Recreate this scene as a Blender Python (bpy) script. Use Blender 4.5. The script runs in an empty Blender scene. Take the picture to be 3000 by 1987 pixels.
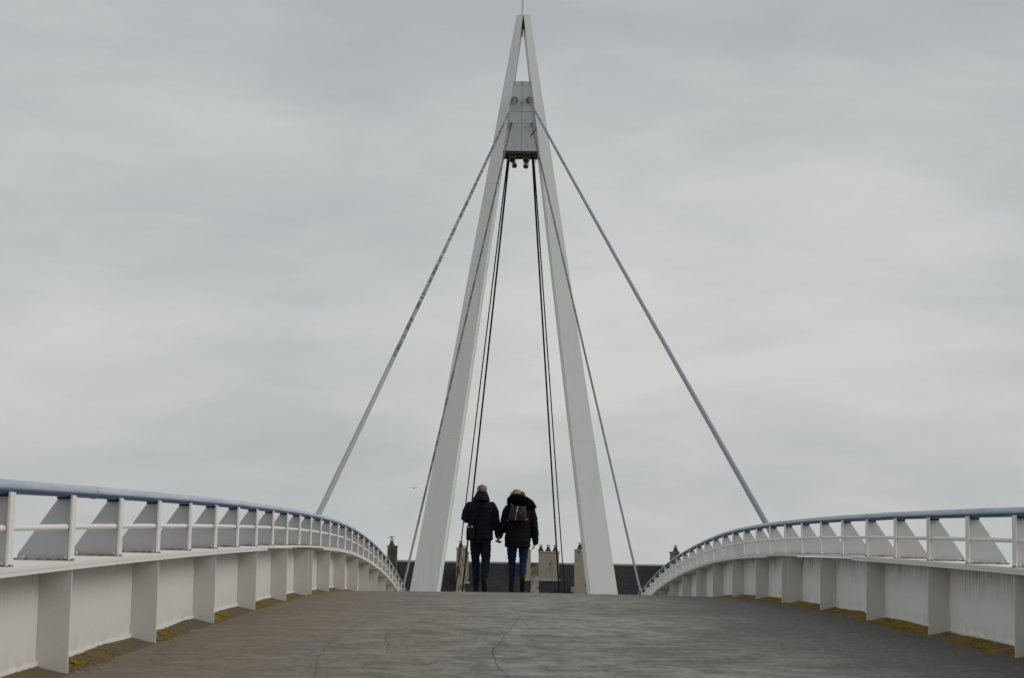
import bpy, bmesh, math, random
import numpy as np
from mathutils import Vector, Matrix, noise

sc = bpy.context.scene
R = math.radians
ZC = 10.0                       # eye level above the datum
# ------------------------------------------------------------------ camera
cam_d = bpy.data.cameras.new('camera')
cam = bpy.data.objects.new('camera', cam_d)
sc.collection.objects.link(cam)
PITCH, YAW, ROLL = R(7.2), R(0.2755), R(0.968)
Fv = Vector((math.sin(YAW)*math.cos(PITCH), math.cos(YAW)*math.cos(PITCH), math.sin(PITCH)))
R0 = Vector((math.cos(YAW), -math.sin(YAW), 0)); U0 = R0.cross(Fv)
Rv = R0*math.cos(ROLL) + U0*math.sin(ROLL); Uv = U0*math.cos(ROLL) - R0*math.sin(ROLL)
M = Matrix((Rv, Uv, -Fv)).transposed().to_4x4()
M.translation = Vector((-0.646, 0, ZC))
cam.matrix_world = M
cam_d.sensor_width = 36; cam_d.lens = 5460/3000*36
cam_d.clip_start = .1; cam_d.clip_end = 9000
cam_d.dof.use_dof = True; cam_d.dof.focus_distance = 38; cam_d.dof.aperture_fstop = 7.0
sc.camera = cam
sc.render.resolution_x = 1024; sc.render.resolution_y = 678
# ------------------------------------------------------------------ sky
SUN_EL, SUN_AZ = R(36), R(99)           # azimuth clockwise from +Y (ahead) towards +X
w = bpy.data.worlds.new('World'); sc.world = w; w.use_nodes = True
nt = w.node_tree; nt.nodes.clear(); N = nt.nodes; L = nt.links
def wn(t, **k):
    n = N.new(t)
    for a, b in k.items(): setattr(n, a, b)
    return n
out = wn('ShaderNodeOutputWorld')
sky = wn('ShaderNodeTexSky', sky_type='NISHITA', sun_disc=False, sun_elevation=SUN_EL, sun_rotation=SUN_AZ)
sky.air_density = 1.2; sky.dust_density = 3
bg1 = wn('ShaderNodeBackground'); bg1.inputs[1].default_value = .1
L.new(sky.outputs[0], bg1.inputs[0])
tc = wn('ShaderNodeTexCoord')
def cloud(scale, sz, detail, rough, dist, off):
    mp = wn('ShaderNodeMapping'); mp.inputs['Scale'].default_value = (1, 1, sz); mp.inputs['Location'].default_value = off
    L.new(tc.outputs['Generated'], mp.inputs[0])
    n = wn('ShaderNodeTexNoise'); n.inputs['Scale'].default_value = scale; n.inputs['Detail'].default_value = detail
    n.inputs['Roughness'].default_value = rough; n.inputs['Distortion'].default_value = dist
    L.new(mp.outputs[0], n.inputs['Vector']); return n.outputs['Fac']
c1 = cloud(2.8, 1.9, 2, .4, .2, (5.2, 1.3, 5.7))
c2 = cloud(6.0, 3.0, 4, .5, .45, (11.5, 10.7, .7))
c3 = cloud(13, 3.6, 7, .6, .7, (4.7, 2.2, 1.2))
def mth(op, a, b=None):
    n = wn('ShaderNodeMath', operation=op)
    for i, v in enumerate((a, b)):
        if v is None: continue
        if isinstance(v, (int, float)): n.inputs[i].default_value = v
        else: L.new(v, n.inputs[i])
    return n.outputs[0]
s = mth('ADD', mth('MULTIPLY', c1, .52), mth('ADD', mth('MULTIPLY', c2, .30), mth('MULTIPLY', c3, .18)))
rp = wn('ShaderNodeValToRGB'); L.new(s, rp.inputs[0])
e = rp.color_ramp.elements
e[0].position = .36; e[0].color = (.435, .457, .475, 1)
e[1].position = .64; e[1].color = (.63, .645, .625, 1)
m_ = rp.color_ramp.elements.new(.46); m_.color = (.495, .517, .525, 1)
m_ = rp.color_ramp.elements.new(.54); m_.color = (.555, .572, .567, 1)
bg2 = wn('ShaderNodeBackground'); bg2.inputs[1].default_value = 1.0
L.new(rp.outputs[0], bg2.inputs[0])
mx = wn('ShaderNodeMixShader'); mx.inputs[0].default_value = .93
L.new(bg1.outputs[0], mx.inputs[1]); L.new(bg2.outputs[0], mx.inputs[2]); L.new(mx.outputs[0], out.inputs[0])
# ------------------------------------------------------------------ sun through the cloud
sd = bpy.data.lights.new('sun', 'SUN'); sd.energy = 1.1; sd.angle = R(35); sd.color = (1, .96, .90)
so = bpy.data.objects.new('sun', sd); sc.collection.objects.link(so)
S = Vector((math.sin(SUN_AZ)*math.cos(SUN_EL), math.cos(SUN_AZ)*math.cos(SUN_EL), math.sin(SUN_EL)))
so.rotation_euler = (-S).to_track_quat('-Z', 'Y').to_euler(); so.location = (60, 40, 60)
vs = sc.view_settings; vs.view_transform = 'Standard'; vs.look = 'None'; vs.exposure = 0; vs.gamma = 1; vs.use_curve_mapping = False

# ================================================================== helpers
COL = sc.collection
rnd = random.Random(7)

class MB:
    """collects vertices and faces of one mesh"""
    def __init__(s): s.v = []; s.f = []; s.uv = {}
    def add(s, vs_, fs):
        b = len(s.v); s.v += [tuple(p) for p in vs_]; s.f += [tuple(i+b for i in f) for f in fs]; return b
    def box(s, x0, x1, y0, y1, z0, z1):
        s.add([(x0,y0,z0),(x1,y0,z0),(x1,y1,z0),(x0,y1,z0),(x0,y0,z1),(x1,y0,z1),(x1,y1,z1),(x0,y1,z1)],
              [(0,3,2,1),(4,5,6,7),(0,1,5,4),(1,2,6,5),(2,3,7,6),(3,0,4,7)])
    def prism(s, poly, ax, a0, a1, sk=None):
        """poly of 2D points extruded along axis ax ('x','y','z')"""
        n = len(poly)
        def P(p, a):
            if ax == 'y': return (p[0], a + (sk(p) if sk else 0), p[1])
            if ax == 'x': return (a, p[0], p[1])
            return (p[0], p[1], a)
        vs_ = [P(p, a0) for p in poly] + [P(p, a1) for p in poly]
        fs = [tuple(range(n)), tuple(range(2*n-1, n-1, -1))] + [(i, n+i, n+(i+1) % n, (i+1) % n) for i in range(n)]
        s.add(vs_, fs)
    def rings(s, rr, cap=True):
        n = len(rr[0]); b = len(s.v)
        for r in rr: s.v += [tuple(p) for p in r]
        for i in range(len(rr)-1):
            for j in range(n):
                a = b+i*n+j; c = b+i*n+(j+1) % n
                s.f.append((a, c, c+n, a+n))
        if cap:
            s.f.append(tuple(b+j for j in range(n-1, -1, -1)))
            e_ = b+(len(rr)-1)*n; s.f.append(tuple(e_+j for j in range(n)))
    def tube(s, pts, rad, n=12, flat=None):
        pts = [Vector(p) for p in pts]
        if not hasattr(rad, '__len__'): rad = [rad]*len(pts)
        rr = []; up = None
        for i, p in enumerate(pts):
            t = (pts[min(i+1, len(pts)-1)] - pts[max(i-1, 0)]).normalized()
            if up is None:
                up = Vector((0, 0, 1)) if abs(t.z) < .9 else Vector((0, 1, 0))
            a = t.cross(up).normalized(); u = a.cross(t); up = u
            ra, rb = (rad[i] if hasattr(rad[i], '__len__') else (rad[i], rad[i]))
            rr.append([p + a*ra*math.cos(2*math.pi*j/n) + u*rb*math.sin(2*math.pi*j/n) for j in range(n)])
        s.rings(rr)
    def ball_tube(s, pts, rad, n=12):
        """tube with rounded ends"""
        pts = [Vector(p) for p in pts]; rad = list(rad)
        def caps(p, q, r):
            d = (p-q).normalized()
            return [(p + d*r*math.sin(a), r*math.cos(a)) for a in (.5, 1.0, 1.35)]
        a = caps(pts[0], pts[1], rad[0])[::-1]; b = caps(pts[-1], pts[-2], rad[-1])
        s.tube([x for x, _ in a]+pts+[x for x, _ in b], [r for _, r in a]+rad+[r for _, r in b], n)
    def stack(s, rows, n=28, ex=2.3):
        """closed loft of horizontal superellipses: (cx, cy, z, half width, half depth)"""
        rr = []
        for cx, cy, z, a, b in rows:
            ring = []
            for j in range(n):
                t = 2*math.pi*j/n; c, q = math.cos(t), math.sin(t)
                ring.append((cx + a*math.copysign(abs(c)**(2/ex), c), cy + b*math.copysign(abs(q)**(2/ex), q), z))
            rr.append(ring)
        s.rings(rr)
    def axis(s, c, d, prof, n=24):
        """surface of revolution about direction d through c: (along, radius)"""
        d = Vector(d).normalized(); a = d.cross(Vector((1, 0, 0)) if abs(d.x) < .8 else Vector((0, 1, 0))).normalized(); b_ = d.cross(a)
        s.rings([[Vector(c)+d*t+a*r*math.cos(2*math.pi*j/n)+b_*r*math.sin(2*math.pi*j/n) for j in range(n)] for t, r in prof])
    def lathe(s, prof, c, n=20):
        s.rings([[(c[0]+r*math.cos(2*math.pi*j/n), c[1]+r*math.sin(2*math.pi*j/n), c[2]+z) for j in range(n)] for r, z in prof])
    def mesh(s, name, mt=None, smooth=False, org=(0, 0, 0)):
        me = bpy.data.meshes.new(name)
        o = org
        me.from_pydata([(p[0]-o[0], p[1]-o[1], p[2]-o[2]) for p in s.v], [], s.f)
        bm = bmesh.new(); bm.from_mesh(me); bmesh.ops.recalc_face_normals(bm, faces=bm.faces); bm.to_mesh(me); bm.free()
        if smooth:
            for p in me.polygons: p.use_smooth = True
            if smooth != 'all': me.set_sharp_from_angle(angle=R(38))
        if mt: me.materials.append(mt)
        return me
    def build(s, name, mt, parent=None, smooth=False):
        org = parent_org(parent)
        return link(name, s.mesh(name, mt, smooth, org), parent)

def parent_org(p):
    o = Vector((0, 0, 0))
    while p is not None: o += p.location; p = p.parent
    return o
def link(name, me, parent=None, loc=None):
    o = bpy.data.objects.new(name, me); COL.objects.link(o); o.parent = parent
    if loc is not None: o.location = loc
    return o
def empty(name, loc):
    o = bpy.data.objects.new(name, None); COL.objects.link(o); o.location = loc; o.empty_display_size = .1; return o
def tag(o, label=None, cat=None, group=None, kind=None):
    if label: o['label'] = label
    if cat: o['category'] = cat
    if group: o['group'] = group
    if kind: o['kind'] = kind
    return o
def remesh(mb, voxel, it=3, fn=None):
    me = mb.mesh('tmp'); ob = bpy.data.objects.new('tmp', me); COL.objects.link(ob)
    md = ob.modifiers.new('r', 'REMESH'); md.mode = 'VOXEL'; md.voxel_size = voxel
    dg = bpy.context.evaluated_depsgraph_get(); dg.update()
    m2 = bpy.data.meshes.new_from_object(ob.evaluated_get(dg))
    bpy.data.objects.remove(ob); bpy.data.meshes.remove(me)
    bm = bmesh.new(); bm.from_mesh(m2)
    for _ in range(it): bmesh.ops.smooth_vert(bm, verts=bm.verts, factor=.5, use_axis_x=True, use_axis_y=True, use_axis_z=True)
    if fn:
        bm.normal_update()
        for v in bm.verts:
            d = fn(v.co, v.normal)
            if d: v.co += v.normal*d
    bm.to_mesh(m2); bm.free()
    for p in m2.polygons: p.use_smooth = True
    return m2

# ------------------------------------------------------------------ materials
class Mt:
    def __init__(s, name, base=(.5, .5, .5), rough=.6, spec=.3, metal=0):
        s.m = bpy.data.materials.new(name); s.m.use_nodes = True
        s.nt = s.m.node_tree; s.b = s.nt.nodes['Principled BSDF']
        s.b.inputs['Base Color'].default_value = (*base, 1); s.b.inputs['Roughness'].default_value = rough
        s.b.inputs['Specular IOR Level'].default_value = spec; s.b.inputs['Metallic'].default_value = metal
        s.col = None; s.base = base
    def n(s, t, **k):
        n = s.nt.nodes.new(t)
        for a, b in k.items(): setattr(n, a, b)
        return n
    def lk(s, a, b): s.nt.links.new(a, b)
    def coord(s, scale=(1, 1, 1), src='Object', loc=(0, 0, 0), rot=(0, 0, 0)):
        t = s.n('ShaderNodeTexCoord') if src != 'Pos' else s.n('ShaderNodeNewGeometry')
        mp = s.n('ShaderNodeMapping'); mp.inputs['Scale'].default_value = scale; mp.inputs['Location'].default_value = loc; mp.inputs['Rotation'].default_value = rot
        s.lk(t.outputs['Position' if src == 'Pos' else src], mp.inputs[0]); return mp.outputs[0]
    def noise(s, scale, detail=4, rough=.55, dist=0, sc_=(1, 1, 1), src='Pos', loc=(0, 0, 0)):
        n = s.n('ShaderNodeTexNoise'); n.inputs['Scale'].default_value = scale; n.inputs['Detail'].default_value = detail
        n.inputs['Roughness'].default_value = rough; n.inputs['Distortion'].default_value = dist
        s.lk(s.coord(sc_, src, loc), n.inputs['Vector']); return n.outputs['Fac']
    def ramp(s, f, p0, p1, c0=(0, 0, 0), c1=(1, 1, 1)):
        if p0 > p1: p0, p1, c0, c1 = p1, p0, c1, c0
        r = s.n('ShaderNodeValToRGB'); r.color_ramp.elements[0].position = p0; r.color_ramp.elements[1].position = p1
        r.color_ramp.elements[0].color = (*c0, 1); r.color_ramp.elements[1].color = (*c1, 1); s.lk(f, r.inputs[0]); return r.outputs[0]
    def mathn(s, op, a, b):
        n = s.n('ShaderNodeMath', operation=op)
        for i, v in enumerate((a, b)):
            if isinstance(v, (int, float)): n.inputs[i].default_value = v
            else: s.lk(v, n.inputs[i])
        return n.outputs[0]
    def mix(s, fac, c, mode='MIX'):
        """lay colour c (tuple or socket) over what is there"""
        n = s.n('ShaderNodeMix', data_type='RGBA', blend_type=mode)
        if isinstance(fac, (int, float)): n.inputs[0].default_value = fac
        else: s.lk(fac, n.inputs[0])
        if s.col is None: n.inputs[6].default_value = (*s.base, 1)
        else: s.lk(s.col, n.inputs[6])
        if isinstance(c, tuple): n.inputs[7].default_value = (*c, 1)
        else: s.lk(c, n.inputs[7])
        s.col = n.outputs[2]; s.lk(s.col, s.b.inputs['Base Color']); return s
    def bump(s, h, strength=.3, dist=.01):
        n = s.n('ShaderNodeBump'); n.inputs['Strength'].default_value = strength; n.inputs['Distance'].default_value = dist
        s.lk(h, n.inputs['Height']); s.lk(n.outputs[0], s.b.inputs['Normal']); return s
    def rgh(s, f, a, b):
        s.lk(s.ramp(f, .3, .7, (a,)*3, (b,)*3), s.b.inputs['Roughness']); return s

def paint(name, base, grime=.5, tint=(.30, .27, .22), streak=0):
    m = Mt(name, base, .5, .35)
    n1 = m.noise(1.3, 4); n2 = m.noise(38, 3)
    m.mix(m.mathn('MULTIPLY', m.ramp(n1, .35, .75), .22*grime), tint)
    m.mix(m.mathn('MULTIPLY', m.ramp(n2, .45, .75), .16*grime), tint)
    m.mix(m.ramp(m.noise(11, 2, .5), .79, .82), (.16, .07, .03))
    if streak:
        g = m.n('ShaderNodeUVMap'); sp = m.n('ShaderNodeSeparateXYZ'); m.lk(g.outputs[0], sp.inputs[0])
        nn = m.noise(1, 6, .7, 0, (0, 34, 1.3), 'Pos')
        n3 = m.noise(2.2, 3, .6)
        mask = m.mathn('MULTIPLY', m.ramp(sp.outputs[1], .50, .97), m.ramp(nn, .47, .58))
        mask = m.mathn('MULTIPLY', mask, m.ramp(n3, .3, .52))
        m.mix(m.mathn('MULTIPLY', mask, streak), (.10, .095, .08))
        low = m.mathn('MULTIPLY', m.ramp(sp.outputs[1], .30, .06), m.ramp(m.noise(7, 5, .6), .42, .62))
        m.mix(m.mathn('MULTIPLY', low, .35), (.26, .22, .12))
        rs = m.mathn('MULTIPLY', m.ramp(sp.outputs[1], .82, .98), m.ramp(m.noise(1, 3, .6, 0, (0, 11, 1.5), 'Pos'), .60, .65))
        m.mix(m.mathn('MULTIPLY', rs, .85), (.17, .075, .03))
    m.bump(m.noise(60, 4, .6), .35, .004)
    m.rgh(n1, .4, .6)
    return m.m
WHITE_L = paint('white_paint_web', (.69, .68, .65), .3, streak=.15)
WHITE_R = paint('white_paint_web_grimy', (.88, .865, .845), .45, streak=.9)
WHITE = paint('white_paint', (.79, .77, .735), .35)
WHITE_S = paint('white_paint_stiffener', (.69, .67, .625), .45)
def pylon_paint():
    m = Mt('pylon_paint', (.84, .835, .815), .5, .35)
    a = m.noise(1, 5, .65, .1, (5, 5, .22)); b = m.noise(.35, 4, .6)
    m.mix(m.mathn('MULTIPLY', m.mathn('MULTIPLY', m.ramp(a, .48, .66), m.ramp(b, .35, .65)), .2), (.42, .41, .39))
    m.mix(m.mathn('MULTIPLY', m.ramp(m.noise(9, 3, .5), .76, .80), .7), (.24, .15, .09))
    m.bump(m.noise(2.2, 3), .15, .02); return m.m
PYL = pylon_paint()
PANEL = paint('panel_paint', (.60, .61, .62), .5, (.2, .2, .18))
GUSSET = paint('gusset_paint', (.50, .50, .505), .3)

def blue_paint():
    m = Mt('blue_rail_paint', (.06, .115, .22), .5, .4)
    n1 = m.noise(1, 5, .65, 0, (14, 1.1, 14)); n2 = m.noise(30, 4, .6)
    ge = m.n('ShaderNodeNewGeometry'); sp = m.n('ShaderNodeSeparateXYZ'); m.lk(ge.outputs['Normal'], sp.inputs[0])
    up = m.ramp(m.mathn('ADD', sp.outputs[2], .5), .10, .50)                      # paler upper half: chalky fading, with sky light painted into the colour
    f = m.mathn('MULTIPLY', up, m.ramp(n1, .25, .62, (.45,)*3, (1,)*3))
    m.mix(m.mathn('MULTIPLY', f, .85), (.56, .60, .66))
    m.mix(m.mathn('MULTIPLY', m.ramp(n2, .55, .75), .4), (.27, .31, .37))
    m.bump(n2, .3, .003); return m.m
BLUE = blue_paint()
DARK_NAVY = Mt('dark_navy', (.02, .03, .06), .6, .3).m

def asphalt():
    m = Mt('asphalt', (.222, .203, .174), .75, .38)
    big = m.noise(.35, 4, .6, .3); st = m.noise(3.0, 9, .76, .3, (1.15, 1.15, 1)); st2 = m.noise(.6, 9, .75, .5, (1.2, .7, 1), 'Pos', (3, 8, 0))
    fine = m.noise(150, 3, .6); med = m.noise(22, 5, .65)
    m.mix(m.mathn('MULTIPLY', m.ramp(st2, .46, .58), .75), (.098, .088, .075))
    m.mix(m.mathn('MULTIPLY', m.ramp(st2, .46, .34), .6), (.33, .30, .255))
    sw = m.noise(1, 6, .7, .6, (.55, 2.6, 1), 'Pos', (9, 1, 0))
    m.mix(m.mathn('MULTIPLY', m.ramp(sw, .52, .64), .55), (.10, .09, .078))
    lw = m.noise(1, 5, .65, .8, (5.5, .16, 1), 'Pos', (2, 4, 0))
    m.mix(m.mathn('MULTIPLY', m.ramp(lw, .58, .66), .45), (.10, .092, .08))
    m.mix(m.mathn('MULTIPLY', m.ramp(st, .50, .62), .85), (.36, .335, .295))
    m.mix(m.mathn('MULTIPLY', m.ramp(st, .50, .38), .9), (.07, .063, .054))
    # tone shifts towards the edges: darker on one side, sandy dirt on the other
    sp = m.n('ShaderNodeSeparateXYZ'); m.lk(m.coord((1, 1, 1), 'Pos'), sp.inputs[0])
    wob = m.mathn('ADD', sp.outputs[0], m.mathn('MULTIPLY', m.mathn('SUBTRACT', st2, .5), 2.2))
    def rng(a, b): 
        n = m.n('ShaderNodeMapRange'); m.lk(wob, n.inputs[0]); n.inputs[1].default_value = a; n.inputs[2].default_value = b; n.clamp = True; return n.outputs[0]
    m.mix(m.mathn('MULTIPLY', rng(.5, 2.0), .94), (.043, .041, .038))
    m.mix(m.mathn('MULTIPLY', m.mathn('MULTIPLY', rng(-.7, -2.2), m.ramp(med, .2, .55)), .85), (.155, .112, .066))
    m.mix(m.mathn('MULTIPLY', m.ramp(med, .52, .66), .5), (.32, .295, .26))
    m.mix(m.mathn('MULTIPLY', m.ramp(med, .48, .36), .5), (.075, .068, .06))
    m.mix(m.mathn('MULTIPLY', m.ramp(fine, .52, .72), .45), (.33, .315, .29))
    m.mix(m.mathn('MULTIPLY', m.ramp(fine, .48, .30), .5), (.07, .066, .06))
    m.bump(m.mathn('ADD', fine, m.mathn('MULTIPLY', med, .7)), .8, .006); return m.m
ASPH = asphalt()
def mossy():
    m = Mt('moss', (.27, .185, .024), .95, .1)
    a = m.noise(9, 5, .65); b = m.noise(70, 4, .6)
    m.mix(m.mathn('MULTIPLY', m.ramp(a, .5, .68), .7), (.11, .085, .03)); m.mix(m.mathn('MULTIPLY', m.ramp(b, .45, .7), .6), (.42, .30, .04))
    m.mix(m.mathn('MULTIPLY', m.ramp(b, .45, .3), .6), (.09, .065, .02))
    m.bump(b, .8, .01); return m.m
MOSS = mossy()
def fillet_mat(name, lo, hi, c):
    m = Mt(name, (.10, .088, .068), .95, .1)
    b = m.noise(60, 5, .65); a = m.noise(3.2, 5, .6)
    m.mix(m.ramp(b, .45, .7), (.17, .15, .12))
    m.mix(m.mathn('MULTIPLY', m.mathn('MULTIPLY', m.ramp(a, lo, hi), m.ramp(m.noise(16, 6, .7), .36, .52)), .9), c)
    m.bump(b, .8, .01); return m.m
FILLET_R = fillet_mat('edge_fillet_mossy', .41, .56, (.25, .172, .025)); FILLET_L = fillet_mat('edge_fillet_dirty', .47, .60, (.17, .115, .024))
TAR = Mt('tar_crack', (.075, .072, .066), .9, .1).m
RUST = Mt('rusty_edge', (.13, .07, .04), .9, .1)
RUST.mix(RUST.ramp(RUST.noise(25), .4, .6), (.40, .36, .33)); RUST = RUST.m
STEEL = Mt('dark_steel', (.10, .10, .10), .5, .4)
STEEL.mix(STEEL.ramp(STEEL.noise(30), .5, .7), (.2, .19, .18)); STEEL = STEEL.m
def stay_mat(name, c0, rustc, amt, z0, z1):
    m = Mt(name, c0, .5, .35)
    sp = m.n('ShaderNodeSeparateXYZ'); m.lk(m.coord((1, 1, 1), 'Pos'), sp.inputs[0])
    n = m.n('ShaderNodeMapRange'); m.lk(sp.outputs[2], n.inputs[0]); n.inputs[1].default_value = z0; n.inputs[2].default_value = z1
    f = m.mathn('MULTIPLY', m.ramp(m.noise(2.3, 6, .72, .4), .44, .53), n.outputs[0])
    m.mix(m.mathn('MULTIPLY', f, amt), rustc)
    f2 = m.mathn('MULTIPLY', m.ramp(m.noise(9, 5, .7, .3, loc=(5, 2, 2)), .54, .62), n.outputs[0])
    m.mix(m.mathn('MULTIPLY', f2, amt), (.035, .028, .026)); return m.m
STAY_LR = stay_mat('stay_rusty', (.29, .29, .31), (.085, .048, .042), 1.0, 14.3, 14.9)
STAY_RR = stay_mat('stay_grey', (.24, .25, .285), (.11, .095, .10), .6, 16.5, 25)
STAY_L2 = stay_mat('stay_thin_rusty', (.20, .205, .22), (.085, .062, .058), .9, 10.5, 12.5)
STAY_R2 = stay_mat('stay_thin', (.22, .23, .26), (.10, .09, .09), .7, 12, 20)
BACKSTAY = Mt('backstay_green', (.010, .018, .017), .7, .15).m

# ================================================================== bridge profile
KN = np.array([(-60,-6.5),(-40,-4.05),(-20,-2.1),(0,-1.01),(5.5,-.80),(11,-.624),(16.6,-.477),(22.2,-.362),(27.7,-.306),(31,-.316),(34,-.375),(37.5,-.50),(43,-.80),(51.4,-1.56),(60,-2.5),(70,-3.65),(80,-4.8),(90,-5.95),(99,-6.98)])
def spline(xs, ys):
    n = len(xs); h = np.diff(xs); A = np.eye(n); r = np.zeros(n)
    for i in range(1, n-1):
        A[i, i-1:i+2] = h[i-1], 2*(h[i-1]+h[i]), h[i]; r[i] = 6*((ys[i+1]-ys[i])/h[i]-(ys[i]-ys[i-1])/h[i-1])
    m = np.linalg.solve(A, r)
    def f(x):
        i = int(np.clip(np.searchsorted(xs, x)-1, 0, n-2)); a = xs[i+1]-x; b = x-xs[i]; q = h[i]
        return float(m[i]*a**3/(6*q)+m[i+1]*b**3/(6*q)+(ys[i]/q-m[i]*q/6)*a+(ys[i+1]/q-m[i+1]*q/6)*b)
    return f
_zd = spline(KN[:, 0], KN[:, 1])
def zd(y): return ZC + _zd(y)
HW = 3.1525                                  # post line, half width
Y0, SP = 9.639, 1.3925                       # post number 0 and spacing
K0, K1 = -6, 44
YA, YB = Y0+(K0-.5)*SP, Y0+(K1+.5)*SP
WEB = 3.335
FL_T = .66                                    # flange top above deck
RAIL_R = .0375; RAIL_C = 1.068; POST_H = RAIL_C-RAIL_R-FL_T

# ------------------------------------------------------------------ setting: water, quays, deck
def water_mat():
    m = Mt('water', (.05, .07, .07), .12, .5); m.bump(m.noise(.8, 5, .6), .3, .1); return m.m
mb = MB(); mb.add([(-3000,-3000,1),(3000,-3000,1),(3000,3000,1),(-3000,3000,1)], [(0,1,2,3)])
tag(mb.build('water', water_mat()), kind='structure')
q = Mt('quay_paving', (.26, .25, .23), .85, .2); q.mix(q.ramp(q.noise(.4, 6), .4, .7), (.17, .165, .15)); QUAY = q.m
mb = MB(); mb.box(-1500, 1500, 74, 4000, 0, 3.0); mb.box(-1500, 1500, -3000, -52, 0, 3.0)
tag(mb.build('quay', QUAY), kind='structure')

def camber(x): return .022*(1-(x/WEB)**2)
mb = MB(); ys = np.arange(-58, 99.01, .5); xs = np.linspace(-WEB, WEB, 29)
nx = len(xs)
top = [(x, y, zd(y)+camber(x)) for y in ys for x in xs]
b = mb.add(top, [(j*nx+i, j*nx+i+1, (j+1)*nx+i+1, (j+1)*nx+i) for j in range(len(ys)-1) for i in range(nx-1)])
nt_ = len(mb.v)
mb.add([(x, y, zd(y)-.35) for y in ys for x in (-WEB, WEB)], [(2*j, 2*j+2, 2*j+3, 2*j+1) for j in range(len(ys)-1)])
for j in range(len(ys)-1):
    mb.f.append((j*nx, (j+1)*nx, nt_+2*j+2, nt_+2*j)); mb.f.append((j*nx+nx-1, nt_+2*j+1, nt_+2*j+3, (j+1)*nx+nx-1))
deck = tag(mb.build('bridge_deck', ASPH, None, 'all'), kind='structure')
deck.data.set_sharp_from_angle(angle=R(30))

CR = [[(-.44,18.76),(-.52,16.48),(-.60,14.84),(-.67,13.58),(-.685,12.92),(-.66,12.34),(-.61,11.38),(-.5,10.2)],
      [(-1.61,25.0),(-1.72,20.0),(-1.82,18.24),(-1.87,16.42),(-1.89,14.86),(-1.87,13.44),(-1.85,12.72),(-1.72,11.14),(-1.65,10.2)],
      [(-1.53,15.34),(-1.48,14.1),(-1.40,12.76)], [(-.14,21.04),(-.25,19.68),(-.38,18.62)], [(-1.48,12.34),(-1.47,11.86),(-1.47,11.4)], [(-.36,12.16),(-.31,11.38)]]
WD = [.0055, .0035, .0045, .003, .003, .003]
for ln, wd in zip(CR, WD):
    P = []
    for a, b_ in zip(ln, ln[1:]):
        for t in np.linspace(0, 1, 9)[:-1]:
            x, y = a[0]+(b_[0]-a[0])*t, a[1]+(b_[1]-a[1])*t
            P.append((x+noise.noise((y*1.3, x*3, wd*900))*.03 + noise.noise((y*6, x, 3))*.008, y))
    mb = MB(); n = len(P)
    vs_ = []
    for i, (x, y) in enumerate(P):
        ww = wd*(.35+.65*math.sin(math.pi*(i+.6)/n)**.6)*(.7+.5*abs(noise.noise((y*4, 1, 2))))
        for sx in (-1, 1): vs_.append((x+sx*ww/2, y, zd(y)+camber(x)+.004))
    mb.add(vs_, [(2*i, 2*i+1, 2*i+3, 2*i+2) for i in range(n-1)])
    mb.build('crack', TAR, deck)

# ------------------------------------------------------------------ edge fillet and moss
for s_ in (-1, 1):
    mb = MB(); ys_ = np.arange(YA, 44, .04); pr = np.linspace(0, 1, 9); n = len(pr)
    vs_ = []
    for y in ys_:
        kk = (y-Y0)/SP; ph = ((kk-1) % 2)/2          # 0 at a stiffener, 1 at the next
        lift = .045+.02*noise.noise((y*.9, s_*5, 0))
        wdt = .20+.06*noise.noise((y*1.7, s_*3, 4))
        for t in pr:
            x = WEB-.004-t*wdt
            z = zd(y)+camber(x)+lift*(1-t)**1.6+.008*(1-t)*noise.noise((y*14, t*5, s_))-.001 + (.006 if t < 1 else -.004)
            vs_.append((s_*x, y, z))
    mb.add(vs_, [(j*n+i, j*n+i+1, (j+1)*n+i+1, (j+1)*n+i) for j in range(len(ys_)-1) for i in range(n-1)])
    f_ = mb.build('edge_fillet', FILLET_L if s_ < 0 else FILLET_R, deck, 'all')
def cushion(mb, c, r, h, sd):
    n = 5; rg = []
    for q_, (rr, hh) in enumerate(((1, -.2), (.8, .6), (.25, 1))):
        rg.append([(c[0]+r*rr*(1+.35*noise.noise((j*1.7, sd, q_)))*math.cos(6.283*j/n), c[1]+1.5*r*rr*(1+.35*noise.noise((j*1.3, sd+3, q_)))*math.sin(6.283*j/n), c[2]+h*hh) for j in range(n)])
    mb.rings(rg)
for s_, lab in ((-1, 'yellow-brown moss growing along the foot of the girder wall on the left'), (1, 'yellow moss growing along the foot of the girder wall on the right')):
    mb = MB()
    for i in range(60000 if s_ > 0 else 42000):
        y = rnd.uniform(5, 36); kk = (y-Y0)/SP; ph = ((kk-1) % 2)/2
        dens = noise.noise((y*.55, s_*9, 1))*.6+(.72 if s_ > 0 else .55)
        if s_ > 0:
            if not (.10 < ph < .97): continue
            a = rnd.betavariate(2.0, 3.4)
        else:
            if not (.03 < ph < .62): continue
            a = rnd.betavariate(1.6, 3.2); dens -= .12
        if rnd.random() > dens or noise.noise((y*2.2, a*1.5, s_*2))+.5*noise.noise((y*9, a*8, s_*4)) < -.02: continue
        if rnd.random() < .3: a = min(1.75, a+rnd.expovariate(3.2))
        x = WEB-.03-a*.19
        base = zd(y)+camber(x)+.045*max(0, 1-a)**1.6+(.004 if a < 1 else 0)
        cushion(mb, (s_*x, y, base), rnd.uniform(.003, .0085), rnd.uniform(.002, .007), i)
    tag(mb.build('moss', MOSS, None, 'all'), lab, 'moss', kind='stuff')

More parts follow.
